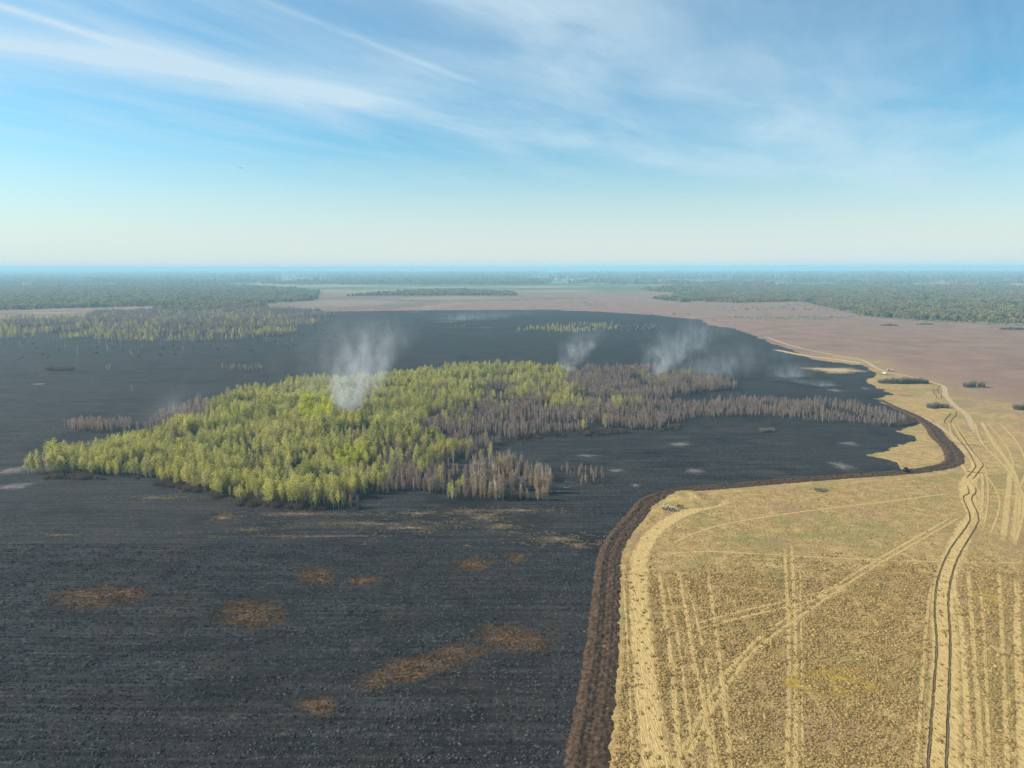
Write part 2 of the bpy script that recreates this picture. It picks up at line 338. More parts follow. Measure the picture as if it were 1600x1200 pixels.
rutr = [[(1475, 1330), (1478, 1190), (1482, 1080), (1484, 1001), (1482, 925), (1497, 871), (1526, 821), (1528, 805), (1518, 780), (1525, 767), (1518, 751)],
        [(1518, 751), (1533, 732), (1535, 725), (1523, 708), (1509, 690), (1504, 683), (1496, 672)],
        [(1485, 662), (1487, 656), (1493, 650), (1495, 642)], [(1470, 617), (1465, 612), (1466, 606), (1470, 601)], [(1471, 623), (1471, 617)]]
def ruth(x, y, u, s): return .16 * math.exp(-((abs(u) - .62) / .2) ** 2) + .05 * mnoise.noise(Vector((x, y, 0)))
for a in rutl + rutr:
    l = PP(a); lanes.append((l, .8))
    ribbon('wheel_rut', l, .36, .05, MUD, 'dark muddy wheel rut winding up the pale track', 10, .8, ruth, .8)
for a in [[(1482, 688), (1500, 694), (1530, 696)], [(1508, 737), (1522, 738), (1540, 740)], [(1403, 617), (1425, 619)]]:
    ribbon('drainage_furrow', PP(a), .7, .085, MUD, 'thin dark furrow scratched across the dry meadow', 6, 1.0, ruth, .4)

# ------------------------------------------------------------------ patches in the burnt ground
for i, (x, y, a, b, r) in enumerate([(155, 932, 150, 34, .2), (388, 957, 104, 38, -.3), (496, 900, 64, 24, -.2), (565, 908, 50, 16, 0), (740, 880, 58, 22, 0),
                                     (806, 872, 34, 14, 0), (655, 1045, 135, 52, .9), (802, 998, 104, 44, -.3), (500, 1104, 64, 30, -.3)]):
    patch('moss_patch', x, y, a * 1.05, b * 1.15, RUST, 'rust brown oval mossy patch on the charred near ground', .05, r, i, 'rust brown patches')
patch('moss_patch', 700, 1018, 60, 26, RUST, 'reddish tail of the largest rust brown patch', .055, .9, 33)
for i, (x, y, a, b) in enumerate([(352, 808, 60, 14), (470, 803, 190, 9), (560, 818, 240, 9), (655, 802, 120, 8), (755, 808, 90, 22), (782, 822, 76, 18), (725, 798, 90, 9),
                                  (870, 843, 130, 18), (800, 797, 140, 8), (905, 852, 60, 9), (640, 825, 130, 12), (250, 778, 150, 8), (390, 828, 80, 6), (100, 836, 160, 5), (500, 838, 300, 5), (730, 852, 12, 5), (570, 850, 12, 4)]):
    patch('straw_streak', x, y, a * 1.3, b * 1.5, STRAW, 'streak of pale unburnt straw in front of the birch grove', .03 + .003 * i, 0, i, 'straw streaks')
for i, (x, y, a, b) in enumerate([(1062, 694, 60, 9), (1086, 736, 46, 11), (962, 735, 36, 6), (992, 758, 22, 8), (1315, 728, 55, 16), (1325, 693, 40, 8), (915, 712, 50, 6), (860, 760, 80, 22), (830, 745, 50, 10),
                                  (20, 735, 80, 20), (20, 760, 90, 14), (60, 600, 40, 4), (1352, 607, 18, 5), (1305, 610, 30, 6)]):
    patch('ash_patch', x, y, a * 1.3, b * 1.5, ASH, 'pale grey ash patch on the black burnt ground', .03 + .003 * i, 0, i, 'ash patches')
patch('straw_tongue', 1308, 578, 86, 11, SAND, 'pale tongue of unburnt grass inside the burnt corner', .06, 0, 3)
for i, (x, y, a, b) in enumerate([(600, 478, 260, 9), (880, 515, 160, 9), (700, 503, 120, 6), (420, 528, 90, 3), (360, 541, 130, 3), (760, 512, 120, 4), (960, 575, 40, 3)]):
    patch('straw_streak', x, y, a, b, STRAW, 'faint pale streak on the burnt plain behind the grove', .1 + .02 * i, 0, i + 40, 'far straw streaks')
for i, (x, y, a, b) in enumerate([(80, 489, 190, 9), (560, 472, 330, 22), (700, 466, 420, 10)]):
    patch('far_meadow', x, y, a, b, FARM, 'pale far meadow strip between the woods', .2 + .05 * i, 0, i + 60, 'far meadows')
for i, (x, y, a, b) in enumerate([(1325, 1064, 130, 38), (1545, 932, 60, 22), (1250, 1070, 50, 20)]):
    patch('sedge_patch', x, y, a * 1.3, b * 1.5, OCHRE, 'ochre yellow sedge patch in the tussock meadow', .045 + .003 * i, 0, i, 'ochre sedge patches')

# ------------------------------------------------------------------ plant prototypes
def quads(c, size, stretch=1.0, up=0.0):
    n = len(c); a = rng.normal(size=(n, 3)); a[:, 2] += up; a /= np.linalg.norm(a, axis=1)[:, None]
    b = np.cross(a, rng.normal(size=(n, 3))); b /= np.linalg.norm(b, axis=1)[:, None]
    s = size * rng.uniform(.6, 1.35, n)[:, None]
    v = np.stack([c - a * s * stretch, c + b * s * .6, c + a * s * stretch, c - b * s * .6], 1).reshape(-1, 3)
    return v, np.arange(4 * n).reshape(-1, 4)
def sticks(p0, p1, w0):                       # thin tapering blades, two crossed triangles each
    n = len(p0); d = p1 - p0; a = np.cross(d, rng.normal(size=(n, 3))); a /= np.linalg.norm(a, axis=1)[:, None] + 1e-9
    b = np.cross(d, a); b /= np.linalg.norm(b, axis=1)[:, None] + 1e-9; w_ = np.asarray(w0)[:, None] if np.ndim(w0) else w0
    v = np.stack([p0 - a * w_, p0 + a * w_, p1, p0 - b * w_, p0 + b * w_, p1], 1).reshape(-1, 3)
    return v, np.arange(6 * n).reshape(-1, 3)
def tube(pts, rad, k=5):
    v, f = [], []; pts = [Vector(p) for p in pts]
    for i, (p, r) in enumerate(zip(pts, rad)):
        d = (pts[min(i + 1, len(pts) - 1)] - pts[max(i - 1, 0)]).normalized(); a = d.orthogonal().normalized(); b = d.cross(a)
        v += [p + (a * math.cos(j / k * math.tau) + b * math.sin(j / k * math.tau)) * r for j in range(k)]
    for i in range(len(pts) - 1):
        f += [(i * k + j, i * k + (j + 1) % k, (i + 1) * k + (j + 1) % k, (i + 1) * k + j) for j in range(k)]
    f.append(tuple(range(k))[::-1]); f.append(tuple(range((len(pts) - 1) * k, len(pts) * k)))
    return v, f
def joinvf(parts):
    v, f, o = [], [], 0
    for a, b in parts:
        v += [tuple(x) for x in a]; f += [tuple(int(i) + o for i in q) for q in b]; o += len(a)
    return v, f
BARK = m_plain('birch_bark', (.55, .5, .44), .8, var=.35, scale=1.5)
GREYBARK = m_plain('grey_bark', (.34, .28, .24), .9, var=.3)
LEAF = m_leaf('spring_birch_leaves', [(.24, .25, .08), (.54, .51, .13), (.38, .34, .14), (.66, .61, .16), (.46, .47, .10), (.46, .39, .21), (.34, .35, .10)], .5, big=(.47, .43, .11), bs=4.)
LIME = m_leaf('lime_leaves', [(.46, .48, .06), (.54, .54, .07)], .5)
TWIG = m_leaf('bare_twigs', [(.33, .235, .20), (.44, .325, .26), (.36, .285, .26), (.50, .385, .29), (.27, .20, .18)], .45)
TAN = m_leaf('tan_twigs', [(.46, .33, .20), (.56, .42, .26), (.42, .32, .22)], .45)
WILLOW = m_leaf('willow_twigs', [(.30, .29, .22), (.36, .33, .25)], .4)
BRUSH = m_leaf('brush_twigs', [(.17, .125, .105), (.24, .18, .14)], .3)
FARLEAF = m_leaf('far_foliage', [(.15, .16, .06), (.25, .25, .085), (.35, .30, .11), (.31, .235, .13)], .4, big=(.29, .21, .13))
def trunk(h, seed, limbs=7, r0=.13, lo=.35):
    rr = random.Random(seed); ps = [(rr.uniform(-.12, .12) * i, rr.uniform(-.12, .12) * i, h * i / 4 * .93) for i in range(5)]
    ps[0] = (0, 0, -.15); parts = [tube(ps, [r0, r0 * .8, r0 * .6, r0 * .38, r0 * .12])]
    for i in range(limbs):
        t = lo + (.9 - lo) * i / limbs; z = h * t; a = rr.uniform(0, math.tau); L = h * .2 * (1.15 - t)
        parts.append(tube([(0, 0, z), (math.cos(a) * L * .6, math.sin(a) * L * .6, z + L * .7), (math.cos(a) * L, math.sin(a) * L, z + L * 1.5)], [r0 * .35, r0 * .22, .02], 4))
    return joinvf(parts)
def crown(h, Rm, n, size, base=.22, lumps=26, pw=.8):
    c = []
    for i in range(lumps):
        t = (i + .5) / lumps; r = Rm * math.sin(math.pi * min(1, t ** pw * .93 + .07)) ** .75; a = i * 2.4 + rng.uniform(-.5, .5)
        q = r * rng.uniform(.35, .95); z = h * (base + (1 - base) * t)
        k = max(3, int(n / lumps * (.5 + r / Rm)))
        c.append(np.array([math.cos(a) * q, math.sin(a) * q, z]) + rng.normal(size=(k, 3)) * [Rm * .26, Rm * .26, h * .045])
    return quads(np.concatenate(c), size)
def bare(h, Rm, n, w0=.05):
    z = h * rng.uniform(.12, .8, n); a = rng.uniform(0, math.tau, n); q = Rm * rng.uniform(.05, .75, n) * np.sin(np.pi * np.clip(z / h * .8 + .15, 0, 1))
    p0 = np.stack([np.cos(a) * q * .6, np.sin(a) * q * .6, z], 1)
    L = h * rng.uniform(.10, .26, n); p1 = p0 + np.stack([np.cos(a) * L * .28, np.sin(a) * L * .28, L], 1) + rng.normal(size=(n, 3)) * .18
    p1[:, 2] = np.minimum(p1[:, 2], h * 1.02)
    return sticks(p0, p1, w0 * rng.uniform(.6, 1.3, n))
birch_t = [mesh('birch_trunk', *trunk(11, s), [BARK]) for s in range(4)]
birch_c = [mesh('birch_crown', *crown(11, (1.35, 1.7, 2.3, 1.5, 2.0, 1.3, 2.6, 1.6)[k], 420, .25, (.18, .3, .24, .4, .2, .26, .3, .14)[k], (18, 26, 34, 22)[k % 4], (.8, 1.0, .7, .9)[k % 4]), [LEAF]) for k in range(8)]
bare_t = [mesh('bare_trunk', *trunk(10, 20 + s, 9, .12, .2), [GREYBARK if s % 2 else BARK]) for s in range(4)]
bare_c = [mesh('twig_crown', *bare((10, 8.5, 11, 9.5, 10.5, 7.5)[k], (1.9, 2.6, 2.2, 3.0, 1.7, 2.4)[k], (250, 330, 300, 380, 220, 320)[k], .028), [TWIG]) for k in range(6)]
def proto(coln, items):                        # prototypes for scattered masses
    col_ = bpy.data.collections.new(coln)
    for i, ms in enumerate(items):
        v, f, mi, mats = [], [], [], []
        for me in ms:
            o = len(v); v += [tuple(x.co) for x in me.vertices]; f += [tuple(i + o for i in p.vertices) for p in me.polygons]
            mi += [len(mats)] * len(me.polygons); mats.append(me.materials[0])
        ob = bpy.data.objects.new('%s_%02d' % (coln, i), mesh(coln, v, f, mats, mi)); col_.objects.link(ob)
    return col_
lime_c = [mesh('lime', *crown(12, 2.6, 480, .34, .2), [LIME]) for k in range(2)]
tan_c = [mesh('tan', *bare(8 - k, 2.0 + .3 * k, 300, .028), [TAN]) for k in range(3)]
def bushpts(Rm, h, n, w0):
    a = rng.uniform(0, math.tau, n); q = np.sqrt(rng.uniform(0, 1, n)) * Rm
    p0 = np.stack([np.cos(a) * q * .75, np.sin(a) * q * .75, rng.uniform(-.1, .35 * h, n)], 1)
    L = h * rng.uniform(.45, .75, n) * (1 - .45 * (q / Rm) ** 2)
    return sticks(p0, p0 + np.stack([np.cos(a) * q * .35, np.sin(a) * q * .35, L], 1) + rng.normal(size=(n, 3)) * .15, w0)
brush_m = [mesh('brush', *bushpts(2.2, 2.8, 150, .05), [BRUSH]) for k in range(3)]
far_c = []
for k in range(5):
    cc = rng.normal(size=(130, 3)); cc /= np.linalg.norm(cc, axis=1)[:, None]; cc *= rng.uniform(.55, 1, (130, 1))
    far_c.append(mesh('far_crown', *quads(cc * [4.2, 4.2, 5.2] + [0, 0, 6.2], 1.5), [FARLEAF]))
low_c = []
for k in range(3):
    cc = rng.normal(size=(90, 3)); cc /= np.linalg.norm(cc, axis=1)[:, None]; cc *= rng.uniform(.5, 1, (90, 1)); cc[:, 2] = abs(cc[:, 2])
    low_c.append(mesh('low_scrub', *quads(cc * [4, 4, 2.6], 1.0), [WILLOW]))
WOOD = proto('wood_tree', [[birch_t[k % 4], birch_c[k]] for k in range(8)] + [[bare_t[k % 4], bare_c[k]] for k in range(6)] + [[birch_t[k], lime_c[k]] for k in range(2)] + [[bare_t[k], tan_c[k]] for k in range(3)] + [[b] for b in brush_m])
iB, iN, iL, iT, iS = range(0, 8), range(8, 14), range(14, 16), range(16, 19), range(19, 22)
PURPLE = m_leaf('far_bare_twigs', [(.20, .15, .14), (.28, .21, .18), (.24, .19, .18)], .4)
pur_c = []
for k in range(3):
    cc = rng.normal(size=(90, 3)); cc /= np.linalg.norm(cc, axis=1)[:, None]; cc *= rng.uniform(.3, 1, (90, 1)); cc[:, 2] = abs(cc[:, 2])
    pur_c.append(mesh('far_bare', *quads(cc * [3.2, 3.2, 7.5], .7, 1.8, 1.5), [PURPLE]))
FAR = proto('far_tree', [[c] for c in far_c] + [[c] for c in low_c] + [[c] for c in pur_c])
def scatter(name, pts, rz, sc, idx, coll, label, cat, **kw):
    me = bpy.data.meshes.new(name); n = len(pts); me.vertices.add(n); me.vertices.foreach_set('co', np.asarray(pts, np.float32).ravel())
    fattr(me, 'rz', rz); fattr(me, 'sc', sc); a = me.attributes.new('idx', 'INT', 'POINT'); a.data.foreach_set('value', np.asarray(idx, np.int32))
    o = obj(name, me); gt = bpy.data.node_groups.new(name, 'GeometryNodeTree')
    gt.interface.new_socket('Geometry', in_out='INPUT', socket_type='NodeSocketGeometry'); gt.interface.new_socket('Geometry', in_out='OUTPUT', socket_type='NodeSocketGeometry')
    t = NT(gt); gi, go = t.n('NodeGroupInput'), t.n('NodeGroupOutput')
    na = lambda nm, ty: t.n('GeometryNodeInputNamedAttribute', {'data_type': ty}, Name=nm).outputs[0]
    ci = t.n('GeometryNodeCollectionInfo', {'transform_space': 'ORIGINAL'}); ci.inputs[0].default_value = coll; ci.inputs[1].default_value = True; ci.inputs[2].default_value = True
    ip = t.n('GeometryNodeInstanceOnPoints'); ip.inputs['Pick Instance'].default_value = True
    L = gt.links.new; L(gi.outputs[0], ip.inputs['Points']); L(ci.outputs[0], ip.inputs['Instance']); L(na('idx', 'INT'), ip.inputs['Instance Index'])
    cx = t.n('ShaderNodeCombineXYZ'); L(na('rz', 'FLOAT'), cx.inputs[2]); L(cx.outputs[0], ip.inputs['Rotation']); L(na('sc', 'FLOAT'), ip.inputs['Scale'])
    L(ip.outputs[0], go.inputs[0]); md = o.modifiers.new('scatter', 'NODES'); md.node_group = gt
    return tag(o, label, cat, kind='stuff', **kw)
def gridpts(poly, s, jit=.48):
    a = np.array(poly); x0, y0 = a.min(0); x1, y1 = a.max(0)
    x, y = np.meshgrid(np.arange(x0, x1, s), np.arange(y0, y1, s)); x, y = x.ravel(), y.ravel()
    x = x + rng.uniform(-jit, jit, len(x)) * s; y = y + rng.uniform(-jit, jit, len(y)) * s
    k = inside(poly, x, y); return x[k], y[k]
def pick(ids, n): return rng.choice(np.array(list(ids)), n)

# ------------------------------------------------------------------ the birch grove
grove_px = [(42, 742), (110, 742), (160, 744), (215, 744), (260, 755), (320, 768), (370, 785), (430, 790), (500, 795), (560, 795), (574, 770), (600, 772), (640, 764), (680, 772),
            (705, 782), (738, 776), (738, 755), (700, 745), (690, 722), (720, 712), (760, 705), (780, 690), (830, 682), (900, 675), (960, 668), (1000, 674), (1040, 672), (1070, 656),
            (1120, 652), (1200, 650), (1270, 660), (1340, 662), (1400, 668), (1416, 660), (1390, 648), (1350, 640), (1280, 630), (1200, 628), (1120, 628), (1070, 632), (1030, 625), (1090, 615),
            (1160, 606), (1130, 596), (1080, 588), (1000, 578), (925, 578), (853, 584), (784, 576), (700, 580), (620, 590), (540, 597), (480, 600), (430, 610), (375, 620), (320, 640),
            (290, 665), (250, 685), (170, 697), (100, 715), (60, 728)]
anch = np.array([(60, 735, .97), (150, 720, .95), (250, 710, .92), (300, 690, .92), (350, 650, .95), (420, 640, .9), (450, 610, .75), (350, 740, .95), (450, 770, .95), (550, 785, .7), (560, 740, .95), (480, 690, .95),
                 (500, 650, 1), (600, 640, .85), (580, 680, .88), (640, 720, .5), (650, 765, .15), (700, 770, .5), (600, 600, .72), (680, 590, .78), (760, 585, .75), (840, 590, .78), (720, 625, .65), (800, 640, .35),
                 (760, 660, .2), (850, 670, .15), (700, 690, .3), (720, 745, .3), (900, 600, .3), (870, 625, .5), (960, 600, .12), (1000, 585, .22), (1080, 590, .28), (900, 660, .22),
                 (940, 650, .35), (1000, 660, .1), (1100, 640, .08), (1200, 640, .03), (1300, 650, 0), (1400, 655, 0), (300, 645, .05), (700, 715, .5), (270, 690, .7), (850, 605, .5), (780, 605, .5)])
x, y = gridpts(PP(grove_px), 2.75)
px, py = proj(np.stack([x, y, 0 * x], 1))
wt = 1 / (((px[:, None] - anch[:, 0]) / 1.0) ** 2 + ((py[:, None] - anch[:, 1]) * 2.2) ** 2 + 60) ** 2
gf = (wt * anch[:, 2]).sum(1) / wt.sum(1)
gap = n2(x, y, 22, 1.0); cl_ = n2(x, y, 30, 5.0); ht = n2(x, y, 45, 9.0)
keep = (gap > -.26) & (rng.random(len(x)) < .88)
x, y, px, py, gf, cl_, ht = [q[keep] for q in (x, y, px, py, gf, cl_, ht)]
green = rng.random(len(x)) * .55 + .225 + cl_ * .35 < gf * .98 - .09
lime = green & ((np.hypot((px - 495) / 30, (py - 655) / 16) < 1) | (np.hypot((px - 550) / 28, (py - 728) / 14) < 1)) & (rng.random(len(x)) < .7)
sc = .8 * rng.uniform(.55, 1.25, len(x)) * (1 + .4 * ht)
mid = np.clip((np.hypot((px - 560) / 260, (py - 650) / 60)), 0, 1); sc *= 1.22 - .22 * mid; sc = np.where(green, sc, sc * .9)
sc = np.where((px > 1040) & (py > 622), sc * .85, sc)
rz = rng.uniform(0, math.tau, len(x))
idx = np.where(lime, pick(iL, len(x)), np.where(green, pick(iB, len(x)), pick(iN, len(x))))
order = np.argsort(y); single = np.zeros(len(x), bool)
single[order[green[order] & ~lime[order]][:300]] = True; single[order[~green[order]][:270]] = True
print('grove trees', len(x), 'green', green.sum())
def tree(name, tm, cm, loc, rz_, s, label, group):
    e = tag(obj(name, None, None, loc, rz_), label, 'tree', group); e.scale = (s, s, s); e.empty_display_size = .5
    obj('trunk', tm, e); obj('crown', cm, e); return e
def size(s): return 'tall' if s > .92 else 'short' if s < .66 else 'middling'
def zone(a, b):
    if a < 230: return 'at the narrow tip of the grove'
    if a < 400: return 'on the grove edge past its tip'
    if a < 610: return 'in the grove front facing straw streaks'
    if a < 800: return 'beside the tan sapling thicket'
    return 'facing the black bay inside the firebreak' if a < 1080 else 'in the tree row nearing the firebreak bend'
for i in np.nonzero(single)[0]:
    if green[i]:
        k = idx[i]; tree('birch_tree', birch_t[k % 4], birch_c[k], (x[i], y[i], 0), rz[i], sc[i], '%s %s birch in yellow green spring leaf %s' % (size(sc[i]), 'broad' if k in (2, 4, 6) else 'slender', zone(px[i], py[i])), 'leafing birches at the grove edge')
    else:
        k = idx[i] - 8; tree('bare_tree', bare_t[k % 4], bare_c[k], (x[i], y[i], 0), rz[i], sc[i], '%s %s leafless grey brown tree %s' % (size(sc[i]), 'bushy' if k in (1, 3, 5) else 'thin', zone(px[i], py[i])), 'leafless trees of the grove')
k = ~single
scatter('grove_trees', np.stack([x, y, 0 * x], 1)[k], rz[k], sc[k], idx[k], WOOD, 'dense mass of birches and bare trees filling the grove behind its edge', 'trees')
# thickets of bare saplings and brush
def thick(px_poly, s, ids, lo, hi, name, label, prob=1.0, cat='thicket'):
    x, y = gridpts(PP(px_poly), s); k = rng.random(len(x)) < prob; k &= n2(x, y, s * 6 + 4, 6.6) > (.0 if cat == 'wood' else -.2); x, y = x[k], y[k]
    return scatter(name, np.stack([x, y, 0 * x], 1), rng.uniform(0, 6.28, len(x)), rng.uniform(lo, hi, len(x)), pick(ids, len(x)), WOOD, label, cat)
thick([(735, 738), (800, 728), (862, 745), (864, 782), (800, 782), (738, 780)], 2.0, list(iT) * 6 + list(iN) + list(iS), .5, 1.2, 'sapling_thicket', 'dense tan brown thicket of bare saplings in front of the grove', .85)
thick([(600, 700), (760, 690), (790, 735), (690, 760), (610, 770)], 6.5, list(iN) * 3 + list(iB), .55, 1.0, 'sparse_saplings', 'sparse bare saplings on black ground beside the thicket', .8)
thick([(862, 735), (905, 728), (948, 745), (945, 772), (915, 770), (890, 745)], 3.2, list(iN) + list(iT) + list(iS) * 2, .35, .75, 'sapling_thicket', 'small loose tuft of tan saplings beyond the big thicket', .75)
thick([(90, 672), (140, 676), (206, 672), (206, 663), (95, 664)], 2.6, list(iN), .5, .8, 'bare_thicket', 'low purplish bare thicket behind the birch tip')
thick([(205, 682), (285, 676), (330, 640), (310, 628), (270, 645), (230, 668)], 4, list(iN), .6, 1.0, 'bare_thicket', 'grey leafless trees at the smoky back edge of the grove', .85)
thick([(185, 613), (236, 611), (236, 605), (190, 604)], 5, list(iN), .45, .8, 'bare_thicket', 'lone low bare thicket on the burnt plain', .8)
thick([(335, 582), (412, 579), (412, 573), (340, 574)], 5, list(iN), .4, .7, 'bare_thicket', 'dark bare thicket strip on the burnt plain', .9)
thick([(70, 580), (116, 580), (112, 576), (72, 576)], 5, list(iS), 1.0, 1.6, 'low_brush', 'low grey brush strip alone on the burnt plain', 1, 'brush')
thick([(165, 580), (174, 580), (173, 577), (166, 577)], 4, list(iN), .6, .8, 'bare_thicket', 'tiny pale bare sapling cluster on the burnt plain', 1)
thick([(1370, 672), (1425, 663), (1432, 655), (1395, 648), (1370, 655)], 3, list(iS), .8, 1.4, 'low_brush', 'greenish grey brush at the tip of the bare tree row', .8, 'brush')
thick([(42, 748), (130, 749), (215, 752), (212, 742), (100, 740), (45, 740)], 2.6, list(iS), .8, 1.5, 'low_brush', 'brown leafless brush at the foot of the birch tip', .9, 'brush')
thick([(240, 758), (300, 768), (380, 792), (560, 798), (560, 790), (400, 782), (300, 758), (245, 748)], 3.2, list(iS), .7, 1.4, 'low_brush', 'brown leafless brush under the front birches', .75, 'brush')
thick([(800, 688), (1000, 676), (1060, 672), (1060, 664), (990, 668), (800, 680)], 3.2, list(iS), .6, 1.2, 'low_brush', 'grey brush along the foot of the bare trees', .7, 'brush')
thick([(0, 530), (100, 532), (250, 537), (380, 532), (450, 524), (470, 516), (380, 516), (250, 521), (0, 516)], 7, list(iB) * 2 + list(iN) * 4, .55, 1.15, 'mixed_wood', 'pale green and grey wood strip across the burnt plain', .9, 'wood')
thick([(-300, 520), (0, 520), (250, 522), (470, 514), (520, 500), (400, 489), (250, 490), (100, 497), (-300, 500)], 8, list(iN) * 6 + list(iB), .7, 1.35, 'bare_wood', 'grey purple leafless wood behind the pale green strip', .8, 'wood')
thick([(-100, 566), (200, 560), (500, 545), (520, 522), (300, 532), (-100, 530)], 14, list(iN) + list(iS) * 3, .5, 1.2, 'scattered_scrub', 'scattered bare scrub on the burnt plain below the wood strip', .3, 'scrub')
thick([(800, 520), (880, 522), (968, 517), (960, 508), (850, 509)], 8, list(iB) * 3 + list(iN), .45, .8, 'mixed_wood', 'small pale green scrub wood far on the burnt plain', .8, 'wood')
thick([(968, 517), (1030, 513), (1020, 507), (960, 509)], 9, list(iN), .4, .7, 'bare_wood', 'small brown leafless scrub far on the burnt plain', .8, 'wood')
thick([(660, 516), (730, 514), (720, 509), (670, 510)], 9, list(iN), .4, .7, 'bare_wood', 'faint brown scrub strip on the burnt plain', .6, 'wood')

# ------------------------------------------------------------------ far woods
def farwood(px_poly, s, lo, hi, name, label, ids=range(0, 5), prob=1.0, thr=None, cat='wood'):
    poly = PP(px_poly); x, y = gridpts(poly, s); k = rng.random(len(x)) < prob
    if thr is not None: k &= n2(x, y, s * 14, 2.2) > thr
    x, y = x[k], y[k]; print(name, len(x))
    return scatter(name, np.stack([x, y, 0 * x - .3], 1), rng.uniform(0, 6.28, len(x)), rng.uniform(lo * .8, hi * 1.1, len(x)) * (1 + .45 * n2(x, y, s * 7, 12.)), pick(ids, len(x)), FAR, label, cat)
farwood([(1018, 467), (1060, 472), (1130, 474), (1250, 471), (1300, 482), (1345, 494), (1450, 501), (1600, 507), (1900, 512), (1900, 450), (1600, 448), (1350, 446), (1200, 449), (1100, 456)], 11, .6, 1.1,
        'far_forest', 'wide dark green forest beyond the pink marsh', thr=-.35)
farwood([(1250, 470), (1345, 494), (1450, 503), (1600, 509), (1900, 516), (1900, 506), (1600, 500), (1400, 490)], 10, .5, 1.0, 'forest_fringe', 'grey scrub fringe of the dark green forest', range(5, 8), .8)
farwood([(-500, 486), (0, 485), (100, 482), (230, 479), (300, 478), (420, 474), (495, 469), (500, 455), (380, 447), (200, 446), (0, 447), (-500, 447)], 13, .7, 1.2, 'far_forest', 'olive green forest behind the pale meadow strip', thr=-.4)
farwood([(230, 484), (330, 486), (420, 480), (400, 474), (300, 477)], 11, .6, 1.0, 'far_forest', 'dark wood corner beside the pale meadow strip')
farwood([(540, 463), (620, 462), (810, 462), (800, 457), (700, 454), (640, 456)], 13, .6, 1.1, 'far_forest', 'dark wood spit lying on the pale far marsh')
farwood([(590, 444), (860, 442), (860, 438), (700, 435), (600, 437)], 26, 1.2, 2.2, 'far_forest', 'blue green wood strip near the horizon')
farwood([(135, 442), (165, 442), (165, 438), (135, 438)], 16, 1.8, 2.6, 'far_grove', 'small dark grove standing out near the horizon')
farwood([(1050, 462), (1150, 452), (1300, 448), (1100, 446), (1000, 452)], 22, .8, 1.5, 'far_forest', 'far hazy wood strip beyond the marsh', thr=-.1)
for i, yy in enumerate((445, 441, 437, 434, 431, 429)):
    farwood([(-500, yy), (2100, yy), (2100, yy - 3.2), (-500, yy - 3.2)], 30 + 14 * i, 1.0 + .25 * i, 1.9 + .45 * i, 'horizon_wood', 'thin hazy blue green wood belt close under the horizon', thr=.02)['group'] = 'horizon wood belts'
farwood([(1110, 499), (1340, 500), (1335, 494), (1200, 494), (1115, 496)], 11, .5, .9, 'marsh_scrub', 'grey scrub line on the marsh beyond the burnt corner', range(5, 8), .8, -.2, 'scrub')
farwood([(940, 492), (1330, 492), (1300, 474), (1060, 476), (900, 470), (880, 482)], 26, .5, 1.0, 'marsh_scrub', 'scattered grey shrubs dotting the far pink marsh', range(5, 8), .7, .12, 'scrub')

farwood([(120, 500), (260, 508), (420, 506), (520, 498), (505, 486), (400, 482), (290, 483), (150, 488)], 8, .7, 1.2, 'leafless_wood', 'purple grey leafless wood behind the pale green strip', range(8, 11), .9, -.25)
farwood([(-300, 520), (0, 519), (250, 522), (470, 513), (500, 504), (260, 509), (0, 505), (-300, 506)], 10, .6, 1.1, 'leafless_wood', 'purple grey leafless trees between the pale green birches', range(8, 11), .75, -.1)
farwood([(400, 528), (505, 522), (520, 505), (470, 500), (430, 515)], 10, .5, 1.0, 'leafless_wood', 'purple brown scrub at the end of the wood strip', range(8, 11), .7, -.1)
farwood([(965, 519), (1040, 514), (1030, 508), (960, 510)], 10, .3, .6, 'leafless_scrub', 'brown leafless scrub beside the pale green far scrub wood', range(8, 11), .7)

# ------------------------------------------------------------------ grass tussocks
def tuft(Rm, h, n, w0, m, k):
    a = rng.uniform(0, math.tau, n); q = np.sqrt(rng.uniform(0, 1, n)) * Rm
    p0 = np.stack([np.cos(a) * q * .6, np.sin(a) * q * .6, np.full(n, -.04)], 1)
    p1 = np.stack([np.cos(a) * q * 1.25, np.sin(a) * q * 1.25, h * rng.uniform(.55, 1, n) * (1 - .6 * (q / Rm) ** 2)], 1) + rng.normal(size=(n, 3)) * .06
    bm = bmesh.new(); bmesh.ops.create_icosphere(bm, subdivisions=1, radius=1)
    for v in bm.verts:
        e = 1 + .35 * mnoise.noise(v.co * 1.7 + Vector((k * 9.1, h * 50, 0))); v.co = Vector((v.co.x * Rm * .7 * e, v.co.y * Rm * .7 * e, v.co.z * h * .55 * e))
    bmesh.ops.delete(bm, geom=[f for f in bm.faces if f.calc_center_median().z < -.3 * h], context='FACES')
    bm.verts.index_update(); dv = ([tuple(v.co) for v in bm.verts], [tuple(v.index for v in f.verts) for f in bm.faces]); bm.free()
    return mesh('tuft', *joinvf([dv, sticks(p0, p1, w0)]), [m])
DRY = m_leaf('dry_grass', [(.30, .195, .078), (.48, .34, .14), (.38, .26, .105), (.60, .44, .18)], .3)
MOWN = m_leaf('mown_grass', [(.31, .215, .08), (.27, .22, .07), (.43, .31, .13), (.35, .235, .11)], .3)
CHAR = m_leaf('charred_grass', [(.015, .015, .0165), (.085, .084, .084), (.03, .03, .031), (.15, .147, .145), (.055, .055, .056), (.11, .097, .085)], .0)
TUFTS = proto('tuft', [[tuft(.5, .42, 22, .06, DRY, k)] for k in range(4)] + [[tuft(.45, .2, 8, .07, MOWN, k)] for k in range(3)] + [[tuft(.3, .26, 16, .045, CHAR, k)] for k in range(4)])
